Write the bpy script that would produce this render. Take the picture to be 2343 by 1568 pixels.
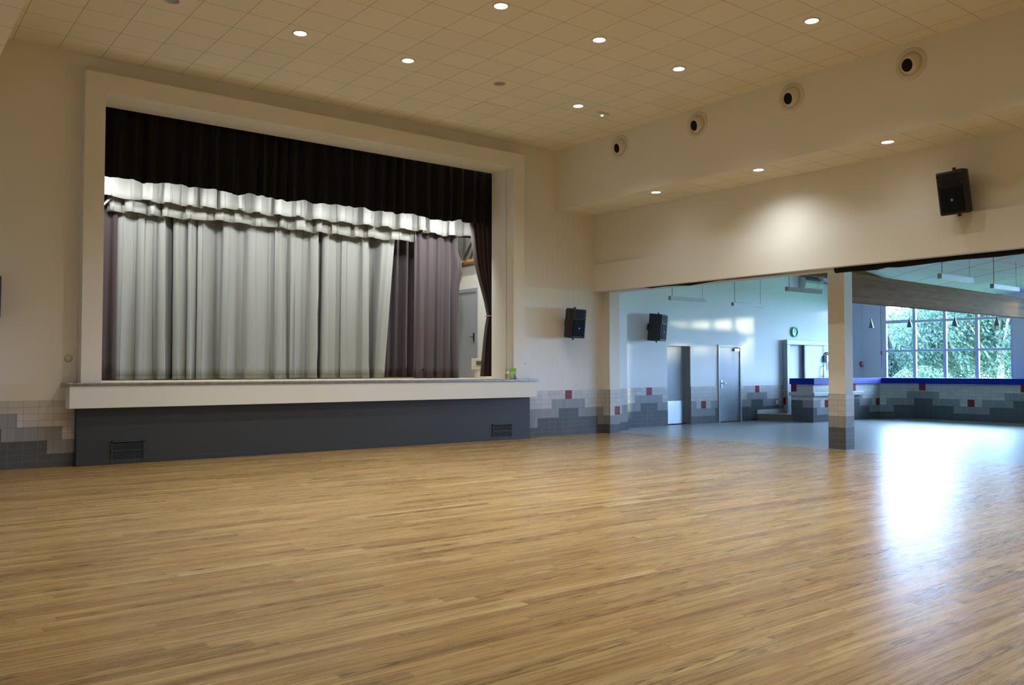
import bpy, bmesh, math, random
from math import sin, cos, pi, radians as R, sqrt
from mathutils import Vector, Matrix, Euler
C = bpy.context.scene
COL = C.collection
for _o in list(bpy.data.objects): bpy.data.objects.remove(_o)

# ------------------------------------------------------------------ camera
F_PX, YAW, PITCH, ROLL, EYE = 1952.3, R(37.595), R(1.7776), R(0.0265), 1.45
cam = bpy.data.cameras.new('camera'); camo = bpy.data.objects.new('camera', cam); COL.objects.link(camo)
fw = Vector((sin(YAW)*cos(PITCH), cos(YAW)*cos(PITCH), sin(PITCH)))
rt = Vector((cos(YAW), -sin(YAW), 0)); up = rt.cross(fw)
r2 = rt*cos(ROLL)+up*sin(ROLL); u2 = -rt*sin(ROLL)+up*cos(ROLL)
m = Matrix((r2, u2, -fw)).transposed().to_4x4(); m.translation = (0, 0, EYE)
camo.matrix_world = m
cam.sensor_width = 36; cam.sensor_fit = 'HORIZONTAL'; cam.lens = F_PX/2343*36
cam.clip_start = .05; cam.clip_end = 300
C.camera = camo
# ------------------------------------------------------------------ view, sky, sun
C.view_settings.view_transform = 'Standard'; C.view_settings.look = 'None'
C.view_settings.exposure = 0.0; C.view_settings.gamma = 1; C.view_settings.use_curve_mapping = False
C.cycles.use_denoising = True
C.cycles.max_bounces = 10; C.cycles.diffuse_bounces = 6; C.cycles.glossy_bounces = 4
C.cycles.transparent_max_bounces = 12; C.cycles.sample_clamp_indirect = 8
C.cycles.caustics_reflective = False; C.cycles.caustics_refractive = False
SKY_COL, SKY_STR = (0.44, 0.63, 1.0), 66.0
w = bpy.data.worlds.new('sky'); C.world = w; w.use_nodes = True
bg = w.node_tree.nodes['Background']; bg.inputs[0].default_value = (*SKY_COL, 1); bg.inputs[1].default_value = SKY_STR
sun = bpy.data.lights.new('sun', 'SUN'); suno = bpy.data.objects.new('sun', sun); COL.objects.link(suno)
sun.energy = 5.5; sun.color = (1, .86, .55); sun.angle = R(1.3)
sd = Vector((-cos(R(45))*cos(R(3.7)), cos(R(45))*cos(R(3.7)), -sin(R(3.7))))
suno.rotation_euler = sd.to_track_quat('-Z', 'Y').to_euler(); suno.location = (30, -5, 6)
# lamp strengths (W) used by the lamp builders below
W_DOWN, W_SOFFIT, W_STAGE = 230, 16, 104
WARM = (.96, 1.0, .95)
COOL = (.97, 1.0, .98)

# ------------------------------------------------------------------ main dimensions
D, H, SOF = 14.162, 6.224, 4.928          # stage wall, hall ceiling, soffit height
XB, XW2, XBEAM = 12.109, 13.29, 13.213    # bulkhead face, upper side wall, beam box face
DF, SL, BS = 13.92, 13.85, 13.985         # proscenium front, stage slab front, stage base front
ZS = 1.24                                 # stage level
FX0, FX1, IX0, IX1 = 2.657, 11.045, 2.94, 10.761
DB = 14.69                                # back of stage wall
D2, XWIN = 14.95, 25.776                  # second room back wall, window wall

# ------------------------------------------------------------------ materials
def new(name):
    m = bpy.data.materials.new(name); m.use_nodes = True
    nt = m.node_tree; return m, nt, nt.nodes, nt.links, nt.nodes['Principled BSDF']
def pm(name, col, rough=.6, metal=0, var=.04, scale=8, spec=.4, bump=0, emit=None):
    m, nt, N, L, b = new(name)
    b.inputs['Roughness'].default_value = rough; b.inputs['Metallic'].default_value = metal
    b.inputs['Specular IOR Level'].default_value = spec
    if emit:
        b.inputs['Emission Color'].default_value = (*emit[0], 1); b.inputs['Emission Strength'].default_value = emit[1]
    tc = N.new('ShaderNodeTexCoord'); no = N.new('ShaderNodeTexNoise'); no.inputs['Scale'].default_value = scale
    no.inputs['Detail'].default_value = 4
    L.new(tc.outputs['Object'], no.inputs['Vector'])
    mx = N.new('ShaderNodeMix'); mx.data_type = 'RGBA'
    mx.inputs[6].default_value = (*[c*(1-var) for c in col], 1); mx.inputs[7].default_value = (*[min(1, c*(1+var)) for c in col], 1)
    L.new(no.outputs['Fac'], mx.inputs[0]); L.new(mx.outputs[2], b.inputs['Base Color'])
    if bump:
        n2 = N.new('ShaderNodeTexNoise'); n2.inputs['Scale'].default_value = scale*12
        L.new(tc.outputs['Object'], n2.inputs['Vector'])
        bp = N.new('ShaderNodeBump'); bp.inputs['Strength'].default_value = bump; bp.inputs['Distance'].default_value = .004
        L.new(n2.outputs['Fac'], bp.inputs['Height']); L.new(bp.outputs['Normal'], b.inputs['Normal'])
    return m
def math_(N, L, op, a, b=None, c=None):
    n = N.new('ShaderNodeMath'); n.operation = op
    for i, v in enumerate((a, b, c)):
        if v is None: continue
        if isinstance(v, (int, float)): n.inputs[i].default_value = v
        else: L.new(v, n.inputs[i])
    return n.outputs[0]
def tile_mat(name, col, grout, tw, th=.099, rough=.28, var=.08):
    m, nt, N, L, b = new(name)
    uv = N.new('ShaderNodeUVMap'); br = N.new('ShaderNodeTexBrick')
    br.offset = 0; br.inputs['Scale'].default_value = 1; br.inputs['Brick Width'].default_value = tw
    br.inputs['Row Height'].default_value = th; br.inputs['Mortar Size'].default_value = .0035
    br.inputs['Mortar Smooth'].default_value = .1
    br.inputs['Color1'].default_value = (*[c*(1-var) for c in col], 1); br.inputs['Color2'].default_value = (*[c*(1+var) for c in col], 1)
    br.inputs['Mortar'].default_value = (*grout, 1)
    L.new(uv.outputs[0], br.inputs['Vector']); L.new(br.outputs['Color'], b.inputs['Base Color'])
    b.inputs['Roughness'].default_value = rough; b.inputs['Specular IOR Level'].default_value = .3
    return m
def grid_mat(name, col, line, size, off, rot=0, bw=None, lw=.006, rough=.85):
    """square panels with thin joints, laid out in world x/y"""
    m, nt, N, L, b = new(name)
    tc = N.new('ShaderNodeTexCoord'); mp = N.new('ShaderNodeMapping')
    mp.inputs['Location'].default_value = (off[0], off[1], 0); mp.inputs['Rotation'].default_value = (0, 0, rot)
    L.new(tc.outputs['Object'], mp.inputs['Vector'])
    br = N.new('ShaderNodeTexBrick'); br.offset = 0; br.inputs['Scale'].default_value = 1
    br.inputs['Brick Width'].default_value = bw or size; br.inputs['Row Height'].default_value = size
    br.inputs['Mortar Size'].default_value = lw; br.inputs['Mortar Smooth'].default_value = .3
    br.inputs['Color1'].default_value = (*[c*.975 for c in col], 1); br.inputs['Color2'].default_value = (*[c*1.02 for c in col], 1)
    br.inputs['Mortar'].default_value = (*line, 1)
    L.new(mp.outputs[0], br.inputs['Vector'])
    no = N.new('ShaderNodeTexNoise'); no.inputs['Scale'].default_value = 140; L.new(tc.outputs['Object'], no.inputs['Vector'])
    mx = N.new('ShaderNodeMix'); mx.data_type = 'RGBA'; mx.blend_type = 'MULTIPLY'; mx.inputs[0].default_value = .12
    L.new(br.outputs['Color'], mx.inputs[6]); L.new(no.outputs['Fac'], mx.inputs[7]); L.new(mx.outputs[2], b.inputs['Base Color'])
    b.inputs['Roughness'].default_value = rough; b.inputs['Specular IOR Level'].default_value = .2
    return m
def plank_mat(name, tones, pw, pl, rough, spec, grainmix=.55):
    """strip flooring running along x"""
    m, nt, N, L, b = new(name)
    tc = N.new('ShaderNodeTexCoord'); sp = N.new('ShaderNodeSeparateXYZ'); L.new(tc.outputs['Object'], sp.inputs[0])
    X, Y = sp.outputs[0], sp.outputs[1]
    yr = math_(N, L, 'DIVIDE', Y, pw); row = math_(N, L, 'FLOOR', yr); fy = math_(N, L, 'FRACT', yr)
    wn = N.new('ShaderNodeTexWhiteNoise'); wn.noise_dimensions = '1D'; L.new(row, wn.inputs['W'])
    xo = math_(N, L, 'MULTIPLY_ADD', wn.outputs['Value'], 7.3, X)
    xr = math_(N, L, 'DIVIDE', xo, pl); colm = math_(N, L, 'FLOOR', xr); fx = math_(N, L, 'FRACT', xr)
    cb = N.new('ShaderNodeCombineXYZ'); L.new(row, cb.inputs[0]); L.new(colm, cb.inputs[1])
    w2 = N.new('ShaderNodeTexWhiteNoise'); w2.noise_dimensions = '2D'; L.new(cb.outputs[0], w2.inputs['Vector'])
    rp = N.new('ShaderNodeValToRGB'); e = rp.color_ramp.elements
    e[0].position = 0; e[0].color = (*tones[0], 1); e[1].position = 1; e[1].color = (*tones[-1], 1)
    for i in range(1, len(tones)-1):
        q = rp.color_ramp.elements.new(i/(len(tones)-1)); q.color = (*tones[i], 1)
    L.new(w2.outputs['Value'], rp.inputs[0])
    # grain: noise stretched along the strip, shifted per strip
    sh = math_(N, L, 'MULTIPLY', w2.outputs['Value'], 40.0)
    gx = math_(N, L, 'MULTIPLY_ADD', X, .9, sh); gy = math_(N, L, 'MULTIPLY_ADD', Y, 26.0, sh)
    gc = N.new('ShaderNodeCombineXYZ'); L.new(gx, gc.inputs[0]); L.new(gy, gc.inputs[1]); L.new(sh, gc.inputs[2])
    gn = N.new('ShaderNodeTexNoise'); gn.inputs['Scale'].default_value = 1.6; gn.inputs['Detail'].default_value = 5; gn.inputs['Roughness'].default_value = .6
    gn.inputs['Distortion'].default_value = .6
    L.new(gc.outputs[0], gn.inputs['Vector'])
    # cathedral rings on some strips
    wv = N.new('ShaderNodeTexWave'); wv.wave_type = 'RINGS'; wv.rings_direction = 'Z'; wv.inputs['Scale'].default_value = 2.2
    wv.inputs['Distortion'].default_value = 2.2; wv.inputs['Detail'].default_value = 2
    wx = math_(N, L, 'MULTIPLY_ADD', X, .55, sh); wy = math_(N, L, 'MULTIPLY', math_(N, L, 'SUBTRACT', fy, .5), 1.1)
    wc = N.new('ShaderNodeCombineXYZ'); L.new(math_(N, L, 'SUBTRACT', math_(N, L, 'FRACT', wx), .2), wc.inputs[0]); L.new(wy, wc.inputs[1])
    L.new(wc.outputs[0], wv.inputs['Vector'])
    sel = math_(N, L, 'GREATER_THAN', math_(N, L, 'FRACT', math_(N, L, 'MULTIPLY', w2.outputs['Value'], 17.0)), .8)
    wvd = math_(N, L, 'MULTIPLY', math_(N, L, 'POWER', wv.outputs['Fac'], 3.0), math_(N, L, 'MULTIPLY', sel, .42))
    gr = N.new('ShaderNodeMapRange'); gr.inputs['From Min'].default_value = .35; gr.inputs['From Max'].default_value = .68
    gr.inputs['To Min'].default_value = 1-grainmix; gr.inputs['To Max'].default_value = 1.12
    L.new(gn.outputs['Fac'], gr.inputs['Value'])
    tone = math_(N, L, 'SUBTRACT', gr.outputs[0], wvd)
    # dark streak knots
    kn = N.new('ShaderNodeTexNoise'); kn.inputs['Scale'].default_value = 1.0; kn.inputs['Detail'].default_value = 3
    kc = N.new('ShaderNodeCombineXYZ'); L.new(math_(N, L, 'MULTIPLY_ADD', X, 2.2, sh), kc.inputs[0]); L.new(math_(N, L, 'MULTIPLY', Y, 20.0), kc.inputs[1]); L.new(sh, kc.inputs[2])
    L.new(kc.outputs[0], kn.inputs['Vector'])
    kr = N.new('ShaderNodeMapRange'); kr.inputs['From Min'].default_value = .68; kr.inputs['From Max'].default_value = .8
    kr.inputs['To Min'].default_value = 1; kr.inputs['To Max'].default_value = .5; L.new(kn.outputs['Fac'], kr.inputs['Value'])
    tone = math_(N, L, 'MULTIPLY', tone, kr.outputs[0])
    # joints
    g1 = math_(N, L, 'LESS_THAN', fy, .025); g2 = math_(N, L, 'LESS_THAN', fx, .0018)
    gap = math_(N, L, 'MAXIMUM', g1, g2)
    tone = math_(N, L, 'MULTIPLY', tone, math_(N, L, 'MULTIPLY_ADD', gap, -.32, 1.0))
    mx = N.new('ShaderNodeMix'); mx.data_type = 'RGBA'; mx.blend_type = 'MULTIPLY'; mx.inputs[0].default_value = 1
    cmb = N.new('ShaderNodeCombineColor'); L.new(tone, cmb.inputs[0]); L.new(math_(N, L, 'POWER', tone, 1.1), cmb.inputs[1]); L.new(math_(N, L, 'POWER', tone, 1.2), cmb.inputs[2])
    L.new(rp.outputs[0], mx.inputs[6]); L.new(cmb.outputs[0], mx.inputs[7]); L.new(mx.outputs[2], b.inputs['Base Color'])
    rr = math_(N, L, 'MULTIPLY_ADD', gn.outputs['Fac'], .16, rough-.08); L.new(rr, b.inputs['Roughness'])
    b.inputs['Specular IOR Level'].default_value = spec
    bp = N.new('ShaderNodeBump'); bp.inputs['Strength'].default_value = .2; bp.inputs['Distance'].default_value = .002
    L.new(tone, bp.inputs['Height']); L.new(bp.outputs['Normal'], b.inputs['Normal'])
    return m
def glass_mat(name, tint=(.93, .98, 1)):
    m, nt, N, L, b = new(name); N.remove(b)
    tr = N.new('ShaderNodeBsdfTransparent'); tr.inputs[0].default_value = (*tint, 1)
    gl = N.new('ShaderNodeBsdfGlossy'); gl.inputs['Roughness'].default_value = .02
    fr = N.new('ShaderNodeFresnel'); fr.inputs['IOR'].default_value = 1.35
    mx = N.new('ShaderNodeMixShader'); L.new(fr.outputs[0], mx.inputs[0]); L.new(tr.outputs[0], mx.inputs[1]); L.new(gl.outputs[0], mx.inputs[2])
    L.new(mx.outputs[0], N['Material Output'].inputs['Surface'])
    return m
def fabric(name, col, rough=.9, weave=500, var=.1, sheen=.2, hem=None):
    m, nt, N, L, b = new(name)
    tc = N.new('ShaderNodeTexCoord'); no = N.new('ShaderNodeTexNoise'); no.inputs['Scale'].default_value = weave; no.inputs['Detail'].default_value = 2
    L.new(tc.outputs['Object'], no.inputs['Vector'])
    mx = N.new('ShaderNodeMix'); mx.data_type = 'RGBA'
    mx.inputs[6].default_value = (*[c*(1-var) for c in col], 1); mx.inputs[7].default_value = (*[c*(1+var) for c in col], 1)
    L.new(no.outputs['Fac'], mx.inputs[0]); L.new(mx.outputs[2], b.inputs['Base Color'])
    if hem:
        ge = N.new('ShaderNodeNewGeometry'); sp = N.new('ShaderNodeSeparateXYZ'); L.new(ge.outputs['Position'], sp.inputs[0])
        wr = N.new('ShaderNodeTexNoise'); wr.inputs['Scale'].default_value = 9; L.new(ge.outputs['Position'], wr.inputs['Vector'])
        dz = math_(N, L, 'ABSOLUTE', math_(N, L, 'SUBTRACT', sp.outputs[2], hem)); ln = math_(N, L, 'LESS_THAN', dz, .007)
        lo_ = math_(N, L, 'LESS_THAN', sp.outputs[2], hem); k = math_(N, L, 'ADD', math_(N, L, 'MULTIPLY_ADD', ln, -.3, 1.0), math_(N, L, 'MULTIPLY', lo_, math_(N, L, 'MULTIPLY_ADD', wr.outputs['Fac'], .5, -.12)))
        m2 = N.new('ShaderNodeMix'); m2.data_type = 'RGBA'; m2.blend_type = 'MULTIPLY'; m2.inputs[0].default_value = 1
        cc = N.new('ShaderNodeCombineColor'); [L.new(k, cc.inputs[i]) for i in range(3)]
        L.new(mx.outputs[2], m2.inputs[6]); L.new(cc.outputs[0], m2.inputs[7]); L.new(m2.outputs[2], b.inputs['Base Color'])
    b.inputs['Roughness'].default_value = rough; b.inputs['Specular IOR Level'].default_value = .15
    b.inputs['Sheen Weight'].default_value = sheen; b.inputs['Sheen Roughness'].default_value = .5
    return m
def emit(name, col, s):
    m, nt, N, L, b = new(name); N.remove(b)
    e = N.new('ShaderNodeEmission'); e.inputs[0].default_value = (*col, 1); e.inputs[1].default_value = s
    L.new(e.outputs[0], N['Material Output'].inputs['Surface']); return m

wall_m = pm('cream_wall_paint', (.80, .775, .715), .8, var=.015, scale=1.5, spec=.2, bump=.06)
white_m = pm('white_wall_paint', (.87, .87, .87), .8, var=.015, scale=1.5, spec=.2, bump=.05)
render_m = pm('rough_white_render', (.80, .77, .70), .9, var=.03, scale=20, spec=.2, bump=.5)
base_m = pm('charcoal_paint', (.046, .049, .051), .55, var=.06, scale=3, spec=.35)
ceil_m = grid_mat('mineral_ceiling_tile', (.90, .855, .74), (.50, .46, .385), .592, (-(10.01 % .592), -(12.9 % .592)))
soffit_m = grid_mat('soffit_ceiling_tile', (.90, .855, .74), (.50, .46, .385), .592, (-(12.70 % .592), -(12.9 % .592)))
ceil2_m = grid_mat('pale_ceiling_panel', (.78, .76, .75), (.36, .35, .35), .6, (0, 0), rot=R(-45), bw=1.2, lw=.012)
wood_m = plank_mat('oak_strip_floor', [(.37, .215, .080), (.43, .265, .098), (.50, .330, .135), (.45, .270, .095), (.55, .375, .165)], .092, 1.45, .28, .28, .40)
tile2_m = grid_mat('grey_floor_tile', (.33, .33, .31), (.47, .47, .45), .3, (0, 0), lw=.007, rough=.31)
tile2_m.node_tree.nodes['Principled BSDF'].inputs['Specular IOR Level'].default_value = .35
TL = tile_mat('light_grey_wall_tile', (.56, .55, .53), (.36, .35, .34), .195)
TM = tile_mat('mid_grey_wall_tile', (.295, .30, .305), (.22, .22, .22), .0975, .198)
TD = tile_mat('dark_grey_wall_tile', (.108, .114, .12), (.17, .175, .18), .195)
TR = tile_mat('red_wall_tile', (.20, .006, .010), (.30, .06, .06), .195)
TILES = [TL, TM, TD, TR]
alu_m = pm('worn_aluminium', (.36, .34, .32), .42, .9, var=.5, scale=14)
black_fab = fabric('black_drape_cloth', (.0105, .0085, .007), .95, sheen=.05)
grey_fab = fabric('silver_grey_curtain_cloth', (.285, .29, .275), .75, sheen=.3, hem=1.33)
val_fab = fabric('pale_grey_valance_cloth', (.31, .31, .29), .7, sheen=.2)
plum_fab = fabric('plum_grey_curtain_cloth', (.088, .069, .077), .85, sheen=.25)
dark_plum = fabric('dark_plum_drape_cloth', (.062, .047, .048), .9, sheen=.15)
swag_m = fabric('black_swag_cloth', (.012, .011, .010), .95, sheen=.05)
spk_m = pm('black_speaker_plastic', (.018, .018, .017), .55, var=.1, scale=60, spec=.35, bump=.2)
grille_m = pm('black_speaker_mesh', (.008, .008, .008), .75, var=.3, scale=300, spec=.12)
port_m = pm('black_port', (.003, .003, .003), .8)
badge_m = pm('blue_badge', (.05, .07, .36), .4)
badge_w = pm('badge_lettering', (.5, .55, .8), .4)
metal_m = pm('grey_metal', (.42, .42, .41), .4, .6)
white_pl = pm('white_plastic', (.78, .77, .73), .45)
cream_pl = pm('cream_nozzle_plastic', (.70, .64, .53), .55, var=.03)
black_m = pm('matt_black', (.004, .004, .004), .9)
door_m = pm('blue_grey_door_paint', (.33, .37, .40), .5, var=.03)
frame_m = pm('grey_door_frame_paint', (.40, .45, .46), .45)
kick_m = pm('brushed_kick_plate', (.55, .57, .58), .38, .8, var=.2, scale=30)
chrome_m = pm('satin_steel', (.62, .62, .60), .28, .95)
blue_m = pm('blue_laminate', (.004, .022, .30), .5, var=.05, spec=.15)
shelf_m = pm('grey_shelf_laminate', (.44, .45, .44), .4)
def glulam(name, a, b_):
    m, nt, N, L, b = new(name); tc = N.new('ShaderNodeTexCoord'); sp = N.new('ShaderNodeSeparateXYZ'); L.new(tc.outputs['Object'], sp.inputs[0])
    row = math_(N, L, 'FLOOR', math_(N, L, 'DIVIDE', sp.outputs[2], .045)); cell = math_(N, L, 'FLOOR', math_(N, L, 'MULTIPLY_ADD', row, .37, math_(N, L, 'DIVIDE', sp.outputs[0], 2.6)))
    cb = N.new('ShaderNodeCombineXYZ'); L.new(row, cb.inputs[0]); L.new(cell, cb.inputs[1]); wn = N.new('ShaderNodeTexWhiteNoise'); wn.noise_dimensions = '2D'; L.new(cb.outputs[0], wn.inputs['Vector'])
    gv = N.new('ShaderNodeCombineXYZ'); L.new(math_(N, L, 'MULTIPLY', sp.outputs[0], 1.6), gv.inputs[0]); L.new(math_(N, L, 'MULTIPLY', sp.outputs[2], 34.0), gv.inputs[1]); L.new(wn.outputs['Value'], gv.inputs[2])
    no = N.new('ShaderNodeTexNoise'); no.inputs['Scale'].default_value = 1.5; no.inputs['Detail'].default_value = 5; L.new(gv.outputs[0], no.inputs['Vector'])
    kn = N.new('ShaderNodeTexVoronoi'); kn.inputs['Scale'].default_value = 7; L.new(tc.outputs['Object'], kn.inputs['Vector'])
    kk = N.new('ShaderNodeMapRange'); kk.inputs['From Min'].default_value = .03; kk.inputs['From Max'].default_value = .14; kk.inputs['To Min'].default_value = -.5; kk.inputs['To Max'].default_value = 0; L.new(kn.outputs['Distance'], kk.inputs['Value'])
    t = math_(N, L, 'ADD', math_(N, L, 'MULTIPLY_ADD', wn.outputs['Value'], .4, math_(N, L, 'MULTIPLY_ADD', no.outputs['Fac'], 1.3, -.4)), kk.outputs[0])
    mx = N.new('ShaderNodeMix'); mx.data_type = 'RGBA'; mx.clamp_factor = True; mx.inputs[6].default_value = (*a, 1); mx.inputs[7].default_value = (*b_, 1)
    L.new(t, mx.inputs[0]); L.new(mx.outputs[2], b.inputs['Base Color']); b.inputs['Roughness'].default_value = .7; b.inputs['Specular IOR Level'].default_value = .1
    return m
glulam_m = glulam('glulam_timber', (.125, .052, .017), (.33, .165, .060))
upvc_m = pm('white_window_frame', (.74, .77, .80), .4)
glass_m = glass_mat('window_glass')
lens_on = emit('lit_lamp_lens', (1, .97, .90), 14)
lens_off = pm('unlit_lamp_reflector', (.42, .41, .38), .35, .7)
ring_m = pm('lamp_trim_ring', (.66, .60, .50), .45)

# ------------------------------------------------------------------ helpers
class MB:
    def __init__(s): s.bm = bmesh.new(); s.uv = s.bm.loops.layers.uv.new('UVMap')
    def face(s, pts, mi=0, uvs=None):
        f = s.bm.faces.new([s.bm.verts.new(p) for p in pts]); f.material_index = mi
        if uvs:
            for l, q in zip(f.loops, uvs): l[s.uv].uv = q
        return f
    def hexa(s, p, mi=0):
        """p: 4 bottom corners counter-clockwise then 4 top corners"""
        v = [s.bm.verts.new(q) for q in p]
        for ix in ((3, 2, 1, 0), (4, 5, 6, 7), (0, 1, 5, 4), (1, 2, 6, 5), (2, 3, 7, 6), (3, 0, 4, 7)):
            f = s.bm.faces.new([v[i] for i in ix]); f.material_index = mi
        return s
    def box(s, x0, y0, z0, x1, y1, z1, mi=0):
        return s.hexa([(x0, y0, z0), (x1, y0, z0), (x1, y1, z0), (x0, y1, z0), (x0, y0, z1), (x1, y0, z1), (x1, y1, z1), (x0, y1, z1)], mi)
    def prism(s, poly, z0, z1, mi=0):
        n = len(poly); a = [s.bm.verts.new((x, y, z0)) for x, y in poly]; b = [s.bm.verts.new((x, y, z1)) for x, y in poly]
        s.bm.faces.new(a[::-1]).material_index = mi; s.bm.faces.new(b).material_index = mi
        for i in range(n):
            f = s.bm.faces.new((a[i], a[(i+1) % n], b[(i+1) % n], b[i])); f.material_index = mi
        return s
    def tube(s, p0, p1, r0, r1=None, n=12, mi=0, cap=True):
        r1 = r0 if r1 is None else r1
        p0, p1 = Vector(p0), Vector(p1); d = (p1-p0).normalized()
        a = d.orthogonal().normalized(); b = d.cross(a)
        A = [s.bm.verts.new(p0+(a*cos(2*pi*i/n)+b*sin(2*pi*i/n))*r0) for i in range(n)]
        B = [s.bm.verts.new(p1+(a*cos(2*pi*i/n)+b*sin(2*pi*i/n))*r1) for i in range(n)]
        for i in range(n):
            f = s.bm.faces.new((A[i], A[(i+1) % n], B[(i+1) % n], B[i])); f.material_index = mi; f.smooth = True
        if cap:
            s.bm.faces.new(A[::-1]).material_index = mi; s.bm.faces.new(B).material_index = mi
        return s
    def path(s, pts, r, n=8, mi=0):
        for a, b in zip(pts, pts[1:]): s.tube(a, b, r, r, n, mi)
        return s
    def lathe(s, prof, org=(0, 0, 0), axis=(0, 0, 1), n=28, mi=0):
        """prof: list of (radius, height along axis)"""
        d = Vector(axis).normalized(); a = d.orthogonal().normalized(); b = d.cross(a); o = Vector(org); rings = []
        for r, h in prof:
            if r < 1e-6: rings.append([s.bm.verts.new(o+d*h)])
            else: rings.append([s.bm.verts.new(o+d*h+(a*cos(2*pi*i/n)+b*sin(2*pi*i/n))*r) for i in range(n)])
        for A, B in zip(rings, rings[1:]):
            for i in range(n):
                j = (i+1) % n
                q = [A[i % len(A)], A[j % len(A)], B[j % len(B)], B[i % len(B)]]; u = []
                for v in q:
                    if v not in u: u.append(v)
                if len(u) > 2:
                    f = s.bm.faces.new(u); f.material_index = mi; f.smooth = True
        return s
def build(name, mb, mats, parent=None, bevel=0, local=False, smooth=False, solid=0):
    if parent is not None and not local:
        bmesh.ops.translate(mb.bm, verts=mb.bm.verts, vec=-Vector(parent.location))
    bmesh.ops.recalc_face_normals(mb.bm, faces=mb.bm.faces)
    me = bpy.data.meshes.new(name); mb.bm.to_mesh(me); mb.bm.free()
    for q in (mats if isinstance(mats, (list, tuple)) else [mats]): me.materials.append(q)
    if smooth:
        for p in me.polygons: p.use_smooth = True
    o = bpy.data.objects.new(name, me); COL.objects.link(o)
    if parent is not None: o.parent = parent
    if solid:
        q = o.modifiers.new('thickness', 'SOLIDIFY'); q.thickness = solid; q.offset = 0
    if bevel:
        q = o.modifiers.new('edges', 'BEVEL'); q.width = bevel; q.segments = 2; q.limit_method = 'ANGLE'
    return o
def tag(o, label, cat, group=None, kind=None):
    o['label'] = label; o['category'] = cat
    if group: o['group'] = group
    if kind: o['kind'] = kind
    return o
def thing(name, label, cat, loc, rot=(0, 0, 0), group=None, kind=None):
    o = bpy.data.objects.new(name, None); COL.objects.link(o); o.empty_display_size = .2
    o.location = loc; o.rotation_euler = rot
    return tag(o, label, cat, group, kind)
def struct(name, mb, mats, label, cat, parent=None, **k):
    o = build(name, mb, mats, parent, **k)
    if parent is None: tag(o, label, cat, kind='structure')
    return o
def copy_tree(o, parent=None):
    c = o.copy(); COL.objects.link(c)
    if parent is not None: c.parent = parent
    for ch in list(o.children):
        if ch.type != 'LIGHT': copy_tree(ch, c)
    return c

# ================================================================== SETTING: the hall
Y0 = -5.0; XL = -2.0
struct('floor', MB().box(XL-.2, Y0-.2, -.1, 13.95, D+.2, 0), wood_m, 'golden oak strip floor of the main hall', 'floor')
struct('ceiling', MB().box(XL, Y0, H, XB, D, H+.12), ceil_m, 'main hall ceiling of square mineral tiles', 'ceiling')
wb = MB()
wb.box(XL-.2, D, 0, IX0, DB, 7.4).box(IX1, D, 0, 13.842, DB, 7.4).box(IX0, D, 5.645, IX1, DB, 7.4).box(IX0, D, 0, IX1, DB, ZS-.06)
struct('wall_back', wb, wall_m, 'cream stage wall around the stage opening', 'wall')
struct('wall_left', MB().box(XL-.2, Y0, 0, XL, D, H), wall_m, 'left hall wall', 'wall')
struct('wall_front', MB().box(XL-.2, Y0-.2, 0, 26.2, Y0, H), wall_m, 'hall wall behind the viewer', 'wall')
struct('ceiling', MB().box(XL, Y0, SOF, 1.215, D, H), soffit_m, 'lowered left ceiling strip seen in the top left corner', 'ceiling')
struct('wall_right', MB().box(XB, Y0, SOF-.002, 14.1, D, H+.12), wall_m, 'cream bulkhead with the air nozzles on the right', 'wall')
struct('wall_right', MB().box(XW2, Y0, 3.80, 14.1, D, SOF+.01), wall_m, 'cream upper side wall between the soffit and the boxed-in beam', 'wall')
struct('ceiling', MB().box(XB+.02, Y0, SOF-.003, XW2, D, SOF+.005), soffit_m, 'tiled soffit strip under the bulkhead on the right', 'ceiling')
struct('beam', MB().box(XBEAM, Y0, 3.196, 13.38, D, 3.809), wall_m, 'long boxed-in beam over the wide opening', 'beam')
struct('lintel', MB().hexa([(14.12, Y0, 3.22), (14.39, Y0, 3.22), (13.842, D+.3, 3.20), (13.529, D+.3, 3.20),
                            (14.12, Y0, 3.82), (14.39, Y0, 3.82), (13.842, D+.3, 3.82), (13.529, D+.3, 3.82)]), wall_m, 'flush lintel behind the boxed-in beam', 'lintel')
struct('wall_right', MB().box(13.4, Y0, 0, 14.39, 3.4, 3.6), wall_m, 'side wall beyond the right edge of the opening', 'wall')
# pilaster and the stepped return beside it
struct('pilaster', MB().box(13.529, 13.95, 0, 13.842, D+.02, 3.21), wall_m, 'cream pilaster where the stage wall meets the opening', 'pillar')
struct('wall_side', MB().box(13.8, 14.40, 0, 14.54, D2+.1, 5.6), white_m, 'short wall return behind the pilaster', 'wall')
# proscenium frame
pf = MB()
pf.box(FX0, DF, ZS-.01, IX0, D+.01, 5.937).box(IX1, DF, ZS-.01, FX1, D+.01, 5.937).box(IX0, DF, 5.645, IX1, D+.01, 5.937)
struct('trim_1', pf, render_m, 'thick cream frame standing proud around the stage opening', 'trim')

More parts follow.
